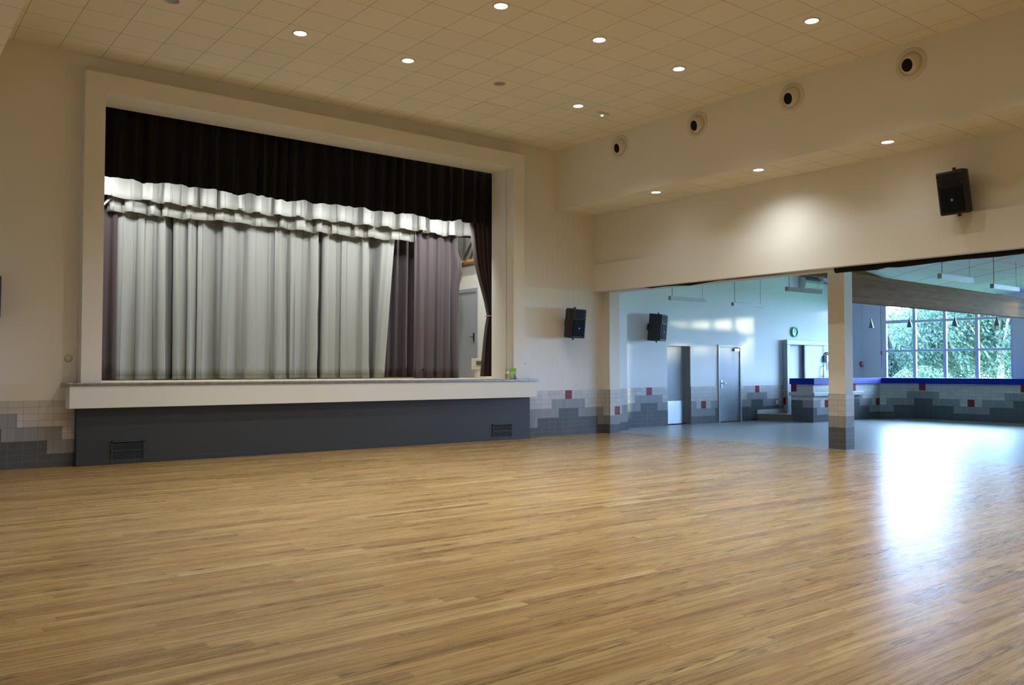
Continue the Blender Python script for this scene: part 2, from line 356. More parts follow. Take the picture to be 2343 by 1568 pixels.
# tiled dado ---------------------------------------------------------
def dado(mb, org, dr, nr, cols, reds=(), top=.985, th=.012, lo=0.0):
    o = Vector((org[0], org[1], 0)); d = Vector((dr[0], dr[1], 0)).normalized(); n = Vector((nr[0], nr[1], 0)).normalized()
    def slab(s0, s1, z0, z1, mi, t):
        if z1-z0 < .004: return
        p = [o+d*s0, o+d*s1]; P = []
        for z in (z0, z1): P.append([Vector((q.x, q.y, z))+n*t for q in p])
        mb.face([P[0][0], P[0][1], P[1][1], P[1][0]], mi, [(s0, z0), (s1, z0), (s1, z1), (s0, z1)])
        B = [[v-n*t for v in r] for r in P]
        mb.face([P[1][0], P[1][1], B[1][1], B[1][0]], mi); mb.face([P[0][1], P[0][0], B[0][0], B[0][1]], mi)
        mb.face([P[0][0], P[1][0], B[1][0], B[0][0]], mi); mb.face([P[1][1], P[0][1], B[0][1], B[1][1]], mi)
    for s0, s1, zm, zd in cols:
        slab(s0, s1, max(lo, zd) if zd > lo else lo, max(zm, lo), 1, th) if zm > lo else None
        if zd > lo: slab(s0, s1, lo, zd, 2, th)
        slab(s0, s1, max(zm, lo), top, 0, th)
    for s0, s1, z0, z1 in reds: slab(s0, s1, z0, z1, 3, th+.0015)
dl = MB()
dado(dl, (0, D), (1, 0), (0, -1), [(-2, -1.1, .8, .2), (-1.1, -.3, .6, .4), (-.3, .5, .4, .2), (.5, 1.1, .6, .4), (1.1, 1.676, .8, .59), (1.676, 1.875, .8, .4), (1.875, 2.264, .6, .4), (2.264, 2.46, .6, .2), (2.46, 2.63, .4, .2)])
struct('trim_2', dl, TILES, 'stepped grey wall tiles left of the stage', 'wall tiles')
dr_ = MB()
dado(dr_, (0, D), (1, 0), (0, -1), [(11.235, 11.386, .59, .195), (11.386, 11.581, .59, .195), (11.581, 11.979, .59, .39), (11.979, 12.18, .79, .39), (12.18, 12.753, .79, .59), (12.753, 12.953, .79, .39), (12.953, 13.34, .59, .39), (13.34, 13.529, .59, .2)],
     [(12.369, 12.565, .79, .983)])
struct('trim_3', dr_, TILES, 'stepped grey wall tiles with a red block right of the stage', 'wall tiles')
dp = MB()
dado(dp, (13.529, D), (0, -1), (-1, 0), [(0, .212, .4, .2)])
dado(dp, (13.529, 13.95), (1, 0), (0, -1), [(0, .313, .4, .2)], [(.145, .312, .41, .605)])
struct('trim_4', dp, TILES, 'grey tiles with one low red block around the pilaster foot', 'wall tiles')
dq = MB()
dado(dq, (13.842, 14.40), (1, 0), (0, -1), [(0, .50, .4, .2), (.50, .698, .6, .2)])
dado(dq, (14.54, 14.40), (0, 1), (1, 0), [(0, .54, .6, .4)])
struct('trim_5', dq, TILES, 'grey tiles on the short wall return behind the pilaster', 'wall tiles')

# pillar between the two rooms ---------------------------------------
PX0, PX1, PY0, PY1 = 14.125, 14.388, 8.52, 8.848
struct('pillar', MB().box(PX0, PY0, 0, PX1, PY1, 3.5), wall_m, 'square cream pillar with tiled foot between the two rooms', 'pillar')
dpl = MB()
for (o_, d_, n_, ln) in (((PX0, PY1), (0, -1), (-1, 0), PY1-PY0), ((PX0, PY0), (1, 0), (0, -1), PX1-PX0), ((PX1, PY0), (0, 1), (1, 0), PY1-PY0), ((PX1, PY1), (-1, 0), (0, 1), PX1-PX0)):
    dado(dpl, o_, d_, n_, [(-.008, ln+.008, .60, .395)], top=1.0, th=.010)
struct('trim_6', dpl, TILES, 'three bands of grey tiles wrapped around the pillar foot', 'wall tiles')

# ================================================================== THE STAGE
st = thing('stage', 'raised stage with pale slab edge, charcoal base and worn metal nosing', 'stage', (6.9, SL, 0))
build('fascia', MB().box(2.495, SL, .862, 11.33, D, 1.196), render_m, st, bevel=.006)
build('base', MB().box(2.625, BS, 0, 11.24, D, .862), base_m, st)
build('skirting', MB().box(2.617, BS-.012, 0, 11.248, BS+.01, .075), base_m, st, bevel=.004)
build('nosing', MB().box(2.43, SL-.018, 1.196, 11.395, D, 1.240), alu_m, st, bevel=.006)['label'] = 'scuffed metal edge strip'
build('stage_floor', MB().box(IX0-.6, DB-.5, ZS-.03, 12.0, 20, ZS), pm('pale_stage_boards', (.55, .49, .38), .6, var=.1), st)
for gx0, gx1, gh in ((3.10, 3.582, .35), (10.272, 10.766, .328)):
    g = MB(); g.box(gx0, BS-.016, .0, gx0+.02, BS-.002, gh).box(gx1-.02, BS-.016, 0, gx1, BS-.002, gh).box(gx0, BS-.016, gh-.02, gx1, BS-.002, gh)
    g.box(gx0, BS-.016, gh*.53, gx1, BS-.002, gh*.53+.014)
    g.box(gx0, BS-.004, 0.0, gx1, BS-.001, gh, 1)
    n = 13
    for i in range(n):
        z = .02+i*(gh-.05)/n
        g.hexa([(gx0+.02, BS-.014, z), (gx1-.02, BS-.014, z), (gx1-.02, BS-.004, z+.008), (gx0+.02, BS-.004, z+.008),
                (gx0+.02, BS-.014, z+.004), (gx1-.02, BS-.014, z+.004), (gx1-.02, BS-.004, z+.012), (gx0+.02, BS-.004, z+.012)])
    build('vent_grille', g, [base_m, black_m], st)

# stage house around the curtains
sh = MB()
sh.box(2.3, DB, ZS, 2.5, 20.2, 7.4).box(2.3, 20, ZS, 12.2, 20.2, 7.4)
struct('wall_stage', sh, pm('grey_backstage_wall', (.25, .25, .235), .9), 'dim backstage walls', 'wall')
sw = MB(); sw.box(12.0, DB, ZS, 12.2, 20, 4.02)
struct('wall_stage', sw, pm('pale_backstage_wall', (.86, .84, .77), .8, var=.02), 'pale backstage side wall beside the wings', 'wall')
sw2 = MB(); sw2.box(12.05, DB, 4.02, 12.25, 20, 7.4)
struct('wall_stage', sw2, pm('bare_concrete', (.20, .20, .19), .9, var=.25, scale=2), 'bare concrete above the backstage side wall', 'wall')
struct('ceiling_stage', MB().box(2.3, DB, 7.2, 12.3, 20.2, 7.4), black_m, 'dark loft over the stage', 'ceiling')
tb = thing('timber_rail', 'two stacked raw timber rails lying along the backstage wall top', 'timber', (11.97, 17.3, 4.02))
build('rail', MB().box(11.90, 15.2, 4.02, 12.04, 19.9, 4.085), glulam_m, tb, bevel=.004)
build('rail', MB().box(11.94, 15.2, 4.09, 12.04, 19.9, 4.15), pm('raw_pine', (.50, .33, .15), .6), tb, bevel=.004)
tr = thing('truss', 'dark lighting truss hanging high in the stage wings', 'truss', (11.5, 17.2, 4.75))
t_ = MB()
for z in (4.62, 4.86):
    t_.tube((10.2, 17.4, z), (12.0, 17.0, z+.06), .028)
for i in range(6):
    x = 10.3+i*.3; t_.tube((x, 17.4-.22*(x-10.2), 4.63), (x+.15, 17.4-.22*(x-10.05), 4.88), .012)
build('bars', t_, black_m, tr)
build('hanger', MB().tube((10.6, 17.31, 4.86), (10.6, 17.31, 7.2), .01).tube((11.7, 17.07, 4.86), (11.7, 17.07, 7.2), .01), black_m, tr)
# backstage door
dd = thing('door_1', 'grey backstage door in the pale wall of the wings', 'door', (12.0, 17.36, ZS), kind='structure')
build('door_frame', MB().box(11.965, 16.93, ZS, 12.01, 16.99, 3.43).box(11.965, 17.76, ZS, 12.01, 17.82, 3.43).box(11.965, 16.99, 3.34, 12.01, 17.76, 3.43), pm('pale_blue_frame', (.40, .43, .46), .5), dd)
build('door_leaf', MB().box(11.985, 16.99, ZS+.01, 12.01, 17.76, 3.34), pm('pale_blue_leaf', (.48, .51, .54), .5), dd)
build('door_handle', MB().box(11.962, 17.07, 2.12, 11.986, 17.10, 2.33).tube((11.95, 17.085, 2.24), (11.95, 17.21, 2.24), .009).tube((11.95, 17.085, 2.24), (11.985, 17.085, 2.24), .009), pm('dark_metal', (.05, .05, .05), .4, .8), dd)
# heater on its plinth
ht = thing('electric_heater', 'small cream electric heater with dark outlet grille behind the tied curtain', 'heater', (11.36, 16.05, 1.43))
build('casing', MB().box(11.23, 15.96, 1.43, 11.56, 16.12, 1.69), pm('cream_metal', (.62, .58, .44), .45), ht, bevel=.012)
g = MB().box(11.255, 15.95, 1.54, 11.46, 15.962, 1.63, 0)
for i in range(5): g.box(11.257+i*.05, 15.945, 1.54, 11.265+i*.05, 15.951, 1.63, 1)
build('outlet_grille', g, [pm('grille_dark', (.10, .085, .07), .6), pm('grille_bar', (.2, .18, .15), .5)], ht)
pl = thing('plinth', 'white plinth under the cream heater', 'plinth', (11.42, 16.05, ZS))
build('block', MB().box(11.32, 15.98, ZS, 11.54, 16.12, 1.43), pm('plinth_white', (.75, .70, .58), .7), pl, bevel=.006)

# ---------------- curtains
def pleat(L, seed, wmin, wmax, amin, amax, deep=0):
    rnd = random.Random(seed); k = [0.0]; a = []; sgn = 1
    while k[-1] < L: k.append(k[-1]+rnd.uniform(wmin, wmax))
    for _ in k:
        v = rnd.uniform(amin, amax)
        if deep and sgn > 0 and rnd.random() < .5: v *= deep
        a.append(sgn*v); sgn = -sgn
    def f(s):
        s = min(max(s, 0), k[-1]-1e-4)
        i = 0
        while k[i+1] <= s: i += 1
        t = (s-k[i])/(k[i+1]-k[i]); h = (1-cos(pi*t))/2
        return a[i]*(1-h)+a[i+1]*h, sin(2*pi*t)*(1 if a[i] > 0 else -1)
    return f
def drape(name, x0, x1, y, ztop, zbot, mat, seed, w=(.09, .24), amp=(.03, .085), over=.02, rows=14, parent=None, hem=None, side=None, fine=.014, flare=.35, skew=None, thick=.006, hemw=.0, deep=0):
    L = x1-x0; f = pleat(L, seed, *w, *amp, deep); f2 = pleat(L, seed+99, w[0]*.35, w[1]*.4, amp[0]*.15, amp[1]*.2)
    rnd = random.Random(seed+5); ph = rnd.uniform(0, 6); n = max(8, int(L/fine)); mb = MB(); G = []
    for j in range(rows+1):
        t = j/rows; row = []
        for i in range(n+1):
            s = L*i/n
            sj = s+.025*sin(3.1*s+ph+1.7*t)*t
            a, o = f(sj); b, _ = f2(s+.05*t)
            k = 1+flare*(t-.5)
            zb = hem(x0+s) if hem else zbot
            z = ztop+(zb-ztop)*t
            x = x0+s+o*over*k
            yy = y+a*k+b
            if hemw and t > .8: yy += hemw*sin(95*s)*(t-.8)*5; 
            if side: x += side(s/L, t)
            if skew: yy += skew(s/L, t)
            row.append(mb.bm.verts.new((x, yy, z)))
        G.append(row)
    for j in range(rows):
        for i in range(n): mb.bm.faces.new((G[j][i], G[j][i+1], G[j+1][i+1], G[j+1][i]))
    return build(name, mb, mat, parent, smooth=True, solid=thick)
def wav(seed, base, amp, step):
    rnd = random.Random(seed); ks = [rnd.uniform(-1, 1) for _ in range(400)]
    def h(x):
        q = x/step; i = int(math.floor(q)); t = q-i; e = (1-cos(pi*t))/2
        return base+amp*(ks[i % 400]*(1-e)+ks[(i+1) % 400]*e)
    return h
q = thing('black_valance', 'deep black pleated valance across the top of the stage opening', 'valance', (6.85, 14.80, 5.7))
drape('cloth', IX0-.1, IX1+.3, 14.80, 5.75, 4.55, black_fab, 11, (.07, .2), (.025, .06), .012, 8, q, hem=wav(3, 4.545, .035, .25))
q = thing('grey_valance', 'upper pale grey valance just below the black one', 'valance', (6.85, 15.9, 5.5))
drape('cloth', 3.12, 11.03, 15.9, 5.3, 4.45, val_fab, 23, (.07, .36), (.06, .12), .06, 8, q, hem=wav(8, 4.452, .024, .3), flare=.4, hemw=.003, deep=1.5)
q = thing('grey_valance', 'lower pale grey valance against the grey curtain', 'valance', (6.5, 16.2, 5.3))
drape('cloth', 3.49, 9.82, 16.2, 5.2, 4.25, val_fab, 31, (.07, .38), (.05, .095), .06, 8, q, hem=wav(15, 4.248, .027, .33), flare=.4, hemw=.003)
q = thing('grey_curtain', 'wide silver grey pleated curtain closing the back of the stage', 'curtain', (6.5, 16.46, 5.2))
drape('cloth', 3.65, 9.30, 16.46, 5.1, ZS+.02, grey_fab, 47, (.06, .33), (.035, .10), .06, 18, q, hem=wav(21, ZS+.018, .010, .4), flare=.25, fine=.010, hemw=.002, deep=3.3, side=lambda s, t: (.16-.30*t)*max(0, (s-.9)*10))
q = thing('plum_curtain', 'narrow dark plum curtain at the left edge of the stage opening', 'curtain', (3.45, 16.36, 5.2))
drape('cloth', 3.22, 3.68, 16.36, 5.1, ZS+.01, dark_plum, 51, (.06, .12), (.015, .03), .01, 12, q)
q = thing('plum_curtain', 'plum curtain partly behind the right end of the grey curtain', 'curtain', (9.9, 17.05, 5.2))
drape('cloth', 9.52, 10.42, 17.05, 5.1, ZS+.02, plum_fab, 57, (.07, .15), (.03, .07), .02, 14, q, side=lambda s, t: -.06*t*(1-s))
q = thing('plum_curtain', 'plum curtain hanging in front at the stage edge with a small hole', 'curtain', (10.3, 16.2, 5.2))
def bulge(s, t):
    z = 5.1+(ZS+.005-5.1)*t
    return max(0, (s-.8)*5)*(.10*math.exp(-((z-3.75)/.28)**2)-.06*math.exp(-((z-4.25)/.2)**2)+.02*t)
drape('cloth', 9.78, 10.92, 16.2, 5.1, ZS+.005, plum_fab, 63, (.08, .18), (.03, .065), .02, 16, q, side=bulge, fine=.012)
build('hole', MB().tube((9.93, 16.10, 1.43), (9.93, 16.12, 1.43), .022, n=10), black_m, q)
# tied black leg
q = thing('tied_curtain', 'dark curtain tied back to the right side of the stage opening', 'curtain', (10.85, 14.98, 4.8))
prof = [(5.2, 10.40), (4.56, 10.43), (4.1, 10.485), (3.73, 10.545), (3.4, 10.645), (3.18, 10.72), (2.9, 10.81), (2.62, 10.875), (2.58, 10.875), (2.4, 10.83), (2.1, 10.79), (1.7, 10.745), (1.29, 10.705)]
mb = MB(); G = []; f = pleat(1, 71, .05, .12, .5, 1)
for z, xl in prof:
    row = []; wd = 11.06-xl
    for i in range(49):
        s = i/48; a, o = f(s)
        row.append(mb.bm.verts.new((xl+wd*s, 14.99+a*(.045+.015*(wd-.2)), z)))
    G.append(row)
for a, b in zip(G, G[1:]):
    for i in range(48): mb.bm.faces.new((a[i], a[i+1], b[i+1], b[i]))
build('cloth', mb, dark_plum, q, smooth=True, solid=.006)
mb = MB()
build('tieback', MB().tube((10.86, 14.91, 2.60), (11.06, 14.91, 2.605), .012).tube((10.86, 14.91, 2.60), (10.86, 15.07, 2.60), .012), pm('gold_cord', (.35, .25, .12), .6), q)['label'] = 'gold tie cord'
# metal arm at top left
q = thing('curtain_arm', 'grey metal arm slanting behind the left end of the grey valances', 'bracket', (3.35, 16.0, 4.25))
build('arm', MB().tube((3.27, 16.02, 4.18), (3.50, 16.02, 4.46), .022), metal_m, q)
# stage lamps on a batten behind the black valance
q = thing('lighting_batten', 'lamp batten hidden behind the black valance', 'stage light', (6.85, 14.98, 4.9))
build('bar', MB().tube((3.0, 14.98, 4.95), (10.35, 14.98, 4.95), .025), black_m, q)
for x, e in ((3.4, 1.5), (4.4, .8), (5.4, .8), (6.4, .85), (7.4, .85), (8.4, .8), (9.3, 1.0), (10.15, 1.6)):
    build('lamp_housing', MB().tube((x, 14.98, 4.86), (x, 15.0, 4.68), .045, .055, 14).tube((x, 14.98, 4.86), (x, 14.98, 4.95), .012), black_m, q)
    la = bpy.data.lights.new('stage_lamp', 'SPOT'); lo = bpy.data.objects.new('stage_lamp', la); COL.objects.link(lo)
    la.energy = W_STAGE*e; la.color = COOL; la.spot_size = R(150); la.spot_blend = .7; la.shadow_soft_size = .06
    lo.parent = q; lo.location = (x-6.85, .025, 4.655-4.9); lo.rotation_euler = (R(45), 0, 0)

wing = thing('work_light', 'bare work light high in the right-hand wings', 'lamp', (11.2, 16.3, 6.0))
build('bulb', MB().lathe([(0, -.06), (.05, -.04), (.06, 0), (.03, .05), (.02, .1)]), emit('work_bulb', (1, .95, .85), 6), wing, local=True)
build('cord', MB().tube((0, 0, .1), (0, 0, 1.2), .006), black_m, wing, local=True)
la = bpy.data.lights.new('work_lamp', 'POINT'); lo = bpy.data.objects.new('work_lamp', la); COL.objects.link(lo)
la.energy = 230; la.color = (1, .96, .86); la.shadow_soft_size = .06; lo.parent = wing; lo.location = (0, 0, -.1)

# small things on the stage edge
bt = thing('bottle', 'small white bottle with a yellow label on the stage edge', 'bottle', (10.60, 13.925, ZS))
build('body', MB().lathe([(0, 0), (.036, 0), (.038, .01), (.038, .12), (.030, .145), (.014, .165)], n=18), pm('bottle_white', (.68, .70, .68), .4), bt, local=True)
build('paper_label', MB().lathe([(.0388, .03), (.0392, .032), (.0392, .112), (.0388, .115)], n=18), pm('label_yellow', (.62, .46, .05), .5, var=.9, scale=30), bt, local=True)['label'] = 'yellow paper label'
build('cap', MB().lathe([(.016, .165), (.016, .20), (0, .20)], n=14), pm('cap_blue', (.25, .3, .4), .4), bt, local=True)
lf = thing('leaflet', 'bright green leaflet propped upright on the stage edge', 'leaflet', (10.735, 13.884, ZS))
build('card', MB().hexa([(-.075, .012, 0), (.075, -.004, 0), (.075, -.001, 0), (-.075, .015, 0), (-.075, .032, .225), (.075, .016, .225), (.075, .019, .225), (-.075, .035, .225)]), pm('leaflet_green', (.20, .50, .03), .5), lf, local=True)
build('print', MB().hexa([(-.06, .026, .17), (.06, .0135, .17), (.06, .015, .17), (-.06, .0275, .17), (-.06, .0285, .20), (.06, .0160, .20), (.06, .0175, .20), (-.06, .030, .20)])
      .hexa([(-.065, .0095, .02), (.065, -.0035, .02), (.065, -.0015, .02), (-.065, .0115, .02), (-.065, .0215, .15), (.065, .0085, .15), (.065, .0105, .15), (-.065, .0235, .15)]), pm('leaflet_print', (.62, .72, .45), .5), lf, local=True)
cp = thing('tumbler', 'grey metal tumbler in front of the green leaflet', 'tumbler', (10.755, 13.856, ZS))
build('cup', MB().lathe([(0, 0), (.022, 0), (.026, .135), (.023, .135), (.019, .01), (0, .01)], n=20), metal_m, cp, local=True)
# wall fittings on the stage wall
th = thing('thermostat', 'small round cream wall plate left of the stage frame', 'wall plate', (2.533, D, 1.605))
build('plate', MB().lathe([(0, .022), (.04, .022), (.045, .012), (.045, 0)], axis=(0, -1, 0)), cream_pl, th, local=True)
build('rim', MB().lathe([(.045, .0), (.052, .004), (.052, .010), (.045, .012)], axis=(0, -1, 0)), pm('rim_grey', (.35, .32, .26), .6), th, local=True)  # darker grey ring around the wall plate
wp = thing('wall_plug', 'tiny grey wall plug right of the stage frame', 'wall plug', (11.261, D, 1.567))
build('plug', MB().lathe([(0, .008), (.012, .008), (.016, 0)], axis=(0, -1, 0), n=12), metal_m, wp, local=True)

# ================================================================== CEILING FITTINGS
def make_down(lit):
    t = thing('downlight', '-', 'downlight', (0, 0, 0))
    build('trim_ring', MB().lathe([(.112, 0), (.112, -.006), (.098, -.014), (.088, -.010), (.088, 0)]), ring_m, t, local=True)
    build('lens', MB().lathe([(.089, -.006), (.06, -.010), (0, -.011)]) if lit else MB().lathe([(.089, -.008), (.085, -.002), (.055, -.0015), (0, -.003)]), lens_on if lit else lens_off, t, local=True)
    return t
on_p, off_p = make_down(True), make_down(False)
used = set()
def place_down(x, y, z, label, lit=True, grp='recessed downlights in the hall ceiling', wts=None, size=125):
    src = on_p if lit else off_p
    o = copy_tree(src) if lit in used else src
    used.add(lit); o.location = (x, y, z); o['label'] = label; o['group'] = grp
    if lit:
        la = bpy.data.lights.new('downlight_lamp', 'SPOT'); lo = bpy.data.objects.new('downlight_lamp', la); COL.objects.link(lo)
        la.energy = wts or W_DOWN; la.color = WARM; la.spot_size = R(size); la.spot_blend = 1.0; la.shadow_soft_size = .075
        lo.parent = o; lo.location = (0, 0, -.03)
    return o
for x, y, l in ((6.636, 8.86, 'lit downlight cut by the top edge of the picture near its middle'), (4.926, 11.334, 'lit downlight farthest left over the stage frame'), (6.689, 11.329, 'lit haloed downlight above the middle of the black valance'),
                (8.456, 8.914, 'bright downlight between the top-middle lamp and the one nearest the air nozzles'), (10.295, 6.643, 'large bright downlight high up toward the upper right corner'),
                (10.283, 9.015, 'lit downlight in the ceiling nearest the second air nozzle from the stage'), (10.304, 11.417, 'bright downlight just left of the small emergency light')):
    place_down(x, y, H, l, wts=W_DOWN*(1.07 if x < 10 else .95 if y > 11 else .72))
for x, y in ((3.16, 8.9), (4.93, 8.9), (3.16, 6.6), (4.93, 6.6), (6.66, 6.6), (8.45, 6.6), (3.1, 4.2), (6.66, 4.2), (10.3, 4.2), (8.45, 1.9), (4.93, 1.9), (6.66, -1)):
    place_down(x, y, H, 'lit downlight in the ceiling rows above the viewer, beyond the picture')
place_down(8.451, 11.321, H, 'unlit grey downlight near the crack in the ceiling tiles', False)
place_down(3.16, 11.327, H, 'unlit grey downlight cut by the top edge over the left of the stage', False)
for (x, y, l, e) in ((12.392, 11.464, 'soffit downlight farthest from the viewer, closest to the stage', .6), (12.40, 9.072, 'middle soffit downlight that throws a bright pool on the wall', 9.5), (12.429, 6.743, 'soffit downlight nearest to the loudspeaker on the side wall', .9)):
    place_down(x, y, SOF-.004, l, True, 'downlights in the soffit strip', W_SOFFIT*e, 150)
em = thing('emergency_light', 'small white emergency light unit with a glowing LED on the ceiling', 'emergency light', (10.94, 11.46, H))
build('housing', MB().box(-.14, -.055, -.05, .14, .055, 0), white_pl, em, local=True, bevel=.008)
build('led', MB().lathe([(.022, -.05), (.018, -.062), (0, -.066)], n=14), emit('green_led', (.75, 1, .85), 7), em, local=True)
tag(build('ceiling_tile', MB().box(8.80, 12.255, H-.016, 9.376, 12.845, H-.0005), pm('loose_ceiling_tile', (.84, .79, .68), .85)), 'loose ceiling tile with a dark gap beyond the unlit downlight', 'ceiling tile')
# air nozzles
def make_nozzle():
    t = thing('air_nozzle', '-', 'air nozzle', (0, 0, 0), group='round air nozzles along the bulkhead')
    build('flange', MB().lathe([(.235, 0), (.235, .008), (.222, .014), (.165, .016), (.160, 0)], axis=(-1, 0, 0), n=40), cream_pl, t, local=True)
    d = Vector((-1, .20, -.24)).normalized(); Rr = .170; a0 = .68
    prof = [(.090, Rr*cos(a0)-.012), (.095, Rr*cos(a0)+.002), (.102, Rr*cos(a0)+.001)]
    for i in range(16):
        a = a0+(pi/2+.25-a0)*i/15; prof.append((Rr*sin(a), Rr*cos(a)))
    build('ball', MB().lathe(prof, axis=d, org=(.055, 0, 0), n=36), cream_pl, t, local=True)
    build('throat', MB().lathe([(.092, Rr*cos(a0)-.004), (.04, Rr*cos(a0)-.006), (0, Rr*cos(a0)-.007)], axis=d, org=(.055, 0, 0), n=28), black_m, t, local=True)
    return t
nz = make_nozzle()
for i, (y, z, l) in enumerate(((6.20, 5.90, 'air nozzle nearest the viewer on the bulkhead'), (8.20, 5.915, 'second nearest air nozzle, above the middle of the soffit'), (10.18, 5.918, 'second air nozzle from the stage wall corner'), (12.17, 5.912, 'air nozzle nearest the stage wall corner'))):
    o = nz if i == 0 else copy_tree(nz)
    o.location = (XB, y, z); o['label'] = l

# ================================================================== LOUDSPEAKERS
def make_speaker():
    t = thing('loudspeaker', '-', 'loudspeaker', (0, 0, 0))
    wf, wr, d, h = .205, .12, .17, .315
    c = MB(); pl_ = [(-wf, -d), (wf, -d), (wf, -d+.10), (wr, d), (-wr, d), (-wf, -d+.10)]
    c.prism(pl_, -h, h); build('cabinet', c, spk_m, t, local=True, bevel=.025)
    f = MB(); f.prism([(-wf+.03, -d), (wf-.03, -d), (wf-.05, -d-.012), (-wf+.05, -d-.012)], -h+.04, .09)
    build('grille', f, grille_m, t, local=True, bevel=.008)
    hn = MB(); hn.hexa([(-.13, -d-.004, .12), (.13, -d-.004, .12), (.05, -d+.08, .17), (-.05, -d+.08, .17), (-.13, -d-.004, .285), (.13, -d-.004, .285), (.05, -d+.08, .24), (-.05, -d+.08, .24)])
    hn.box(-.135, -d-.008, .105, .135, -d-.001, .118)
    build('horn', hn, port_m, t, local=True)
    for sx in (-1, 1):
        for k in range(3):
            build('port', MB().tube((sx*.165, -d-.004, .25-k*.07), (sx*.165, -d+.01, .25-k*.07), .020, n=14), port_m, t, local=True)
    b = build('badge', MB().lathe([(0, .016), (.021, .015), (.023, .012), (.023, 0)], axis=(0, -1, 0), org=(0, -d, -.10), n=20), badge_m, t, local=True); b['label'] = 'round blue badge'
    build('mark', MB().box(-.014, -d-.0172, -.105, .014, -d-.0155, -.095), badge_w, b, local=True)
    for z in (h, -h):
        s = 1 if z > 0 else -1
        build('knob', MB().tube((0, 0, z), (0, 0, z+s*.03), .012).tube((-.022, 0, z+s*.03), (.022, 0, z+s*.03), .014), spk_m, t, local=True)
    build('bracket', MB().tube((0, d-.01, 0), (0, d+.06, 0), .018).box(-.05, d+.02, -h-.01, .05, d+.04, h+.01).box(-.02, -.02, h, .02, d+.035, h+.012).box(-.02, -.02, -h-.012, .02, d+.035, -h), spk_m, t, local=True)
    build('wall_plate', MB().box(-.06, d+.055, -.08, .06, d+.07, .08), spk_m, t, local=True)
    return t
sp0 = make_speaker()
for i, (loc, rot, sc, l) in enumerate((
        ((12.41, 13.905, 2.445), (R(6), 0, 0), 1, 'black loudspeaker on the stage wall right of the stage frame'),
        ((13.005, 5.99, 4.10), (R(13), 0, R(-90)), 1.02, 'black loudspeaker tilted down high on the right side wall'),
        ((15.92, 14.70, 2.49), (R(5), 0, R(22)), 1.05, 'black loudspeaker on the bluish wall left of the two doors'),
        ((1.40, 13.905, 2.455), (R(5), 0, 0), .97, 'sliver of a black loudspeaker at the left edge of the picture'))):
    o = sp0 if i == 0 else copy_tree(sp0)
    o.location = loc; o.rotation_euler = rot; o.scale = (sc, sc, sc); o['label'] = l; o['group'] = 'wall loudspeakers'

# ================================================================== BLACK SWAGS UNDER THE BEAM
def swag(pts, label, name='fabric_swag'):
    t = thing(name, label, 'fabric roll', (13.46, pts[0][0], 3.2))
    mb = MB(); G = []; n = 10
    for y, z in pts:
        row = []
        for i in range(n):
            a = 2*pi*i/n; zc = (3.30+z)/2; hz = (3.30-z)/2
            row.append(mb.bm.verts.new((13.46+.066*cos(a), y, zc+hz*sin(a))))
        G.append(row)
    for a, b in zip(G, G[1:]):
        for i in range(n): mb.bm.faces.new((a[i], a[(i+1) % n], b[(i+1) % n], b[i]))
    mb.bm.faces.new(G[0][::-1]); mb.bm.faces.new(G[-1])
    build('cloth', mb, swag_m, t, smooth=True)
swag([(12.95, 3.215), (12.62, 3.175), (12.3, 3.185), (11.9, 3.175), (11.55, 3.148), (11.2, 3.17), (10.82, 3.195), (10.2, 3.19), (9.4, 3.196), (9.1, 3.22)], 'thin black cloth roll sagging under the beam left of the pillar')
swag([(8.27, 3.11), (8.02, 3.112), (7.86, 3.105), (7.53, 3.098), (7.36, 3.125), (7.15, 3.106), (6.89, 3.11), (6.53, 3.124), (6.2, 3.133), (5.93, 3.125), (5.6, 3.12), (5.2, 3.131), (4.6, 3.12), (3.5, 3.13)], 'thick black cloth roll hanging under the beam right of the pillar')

# ================================================================== SECOND ROOM
struct('floor', MB().box(13.95, Y0-.2, -.1, 26.1, 15.3, 0), tile2_m, 'grey tiled floor of the bar room', 'floor')
DX = [(16.55, 17.45, 2.053), (18.555, 19.56, 2.115)]     # two doorways
w2 = MB()
xs = 14.5
for a, b, z in DX:
    w2.box(xs, D2, 0, a, D2+.35, 5.6); w2.box(a, D2, z, b, D2+.35, 5.6); xs = b
w2.box(xs, D2, 0, XWIN+.3, D2+.35, 5.6)
struct('wall_back', w2, white_m, 'white back wall of the bar room', 'wall')
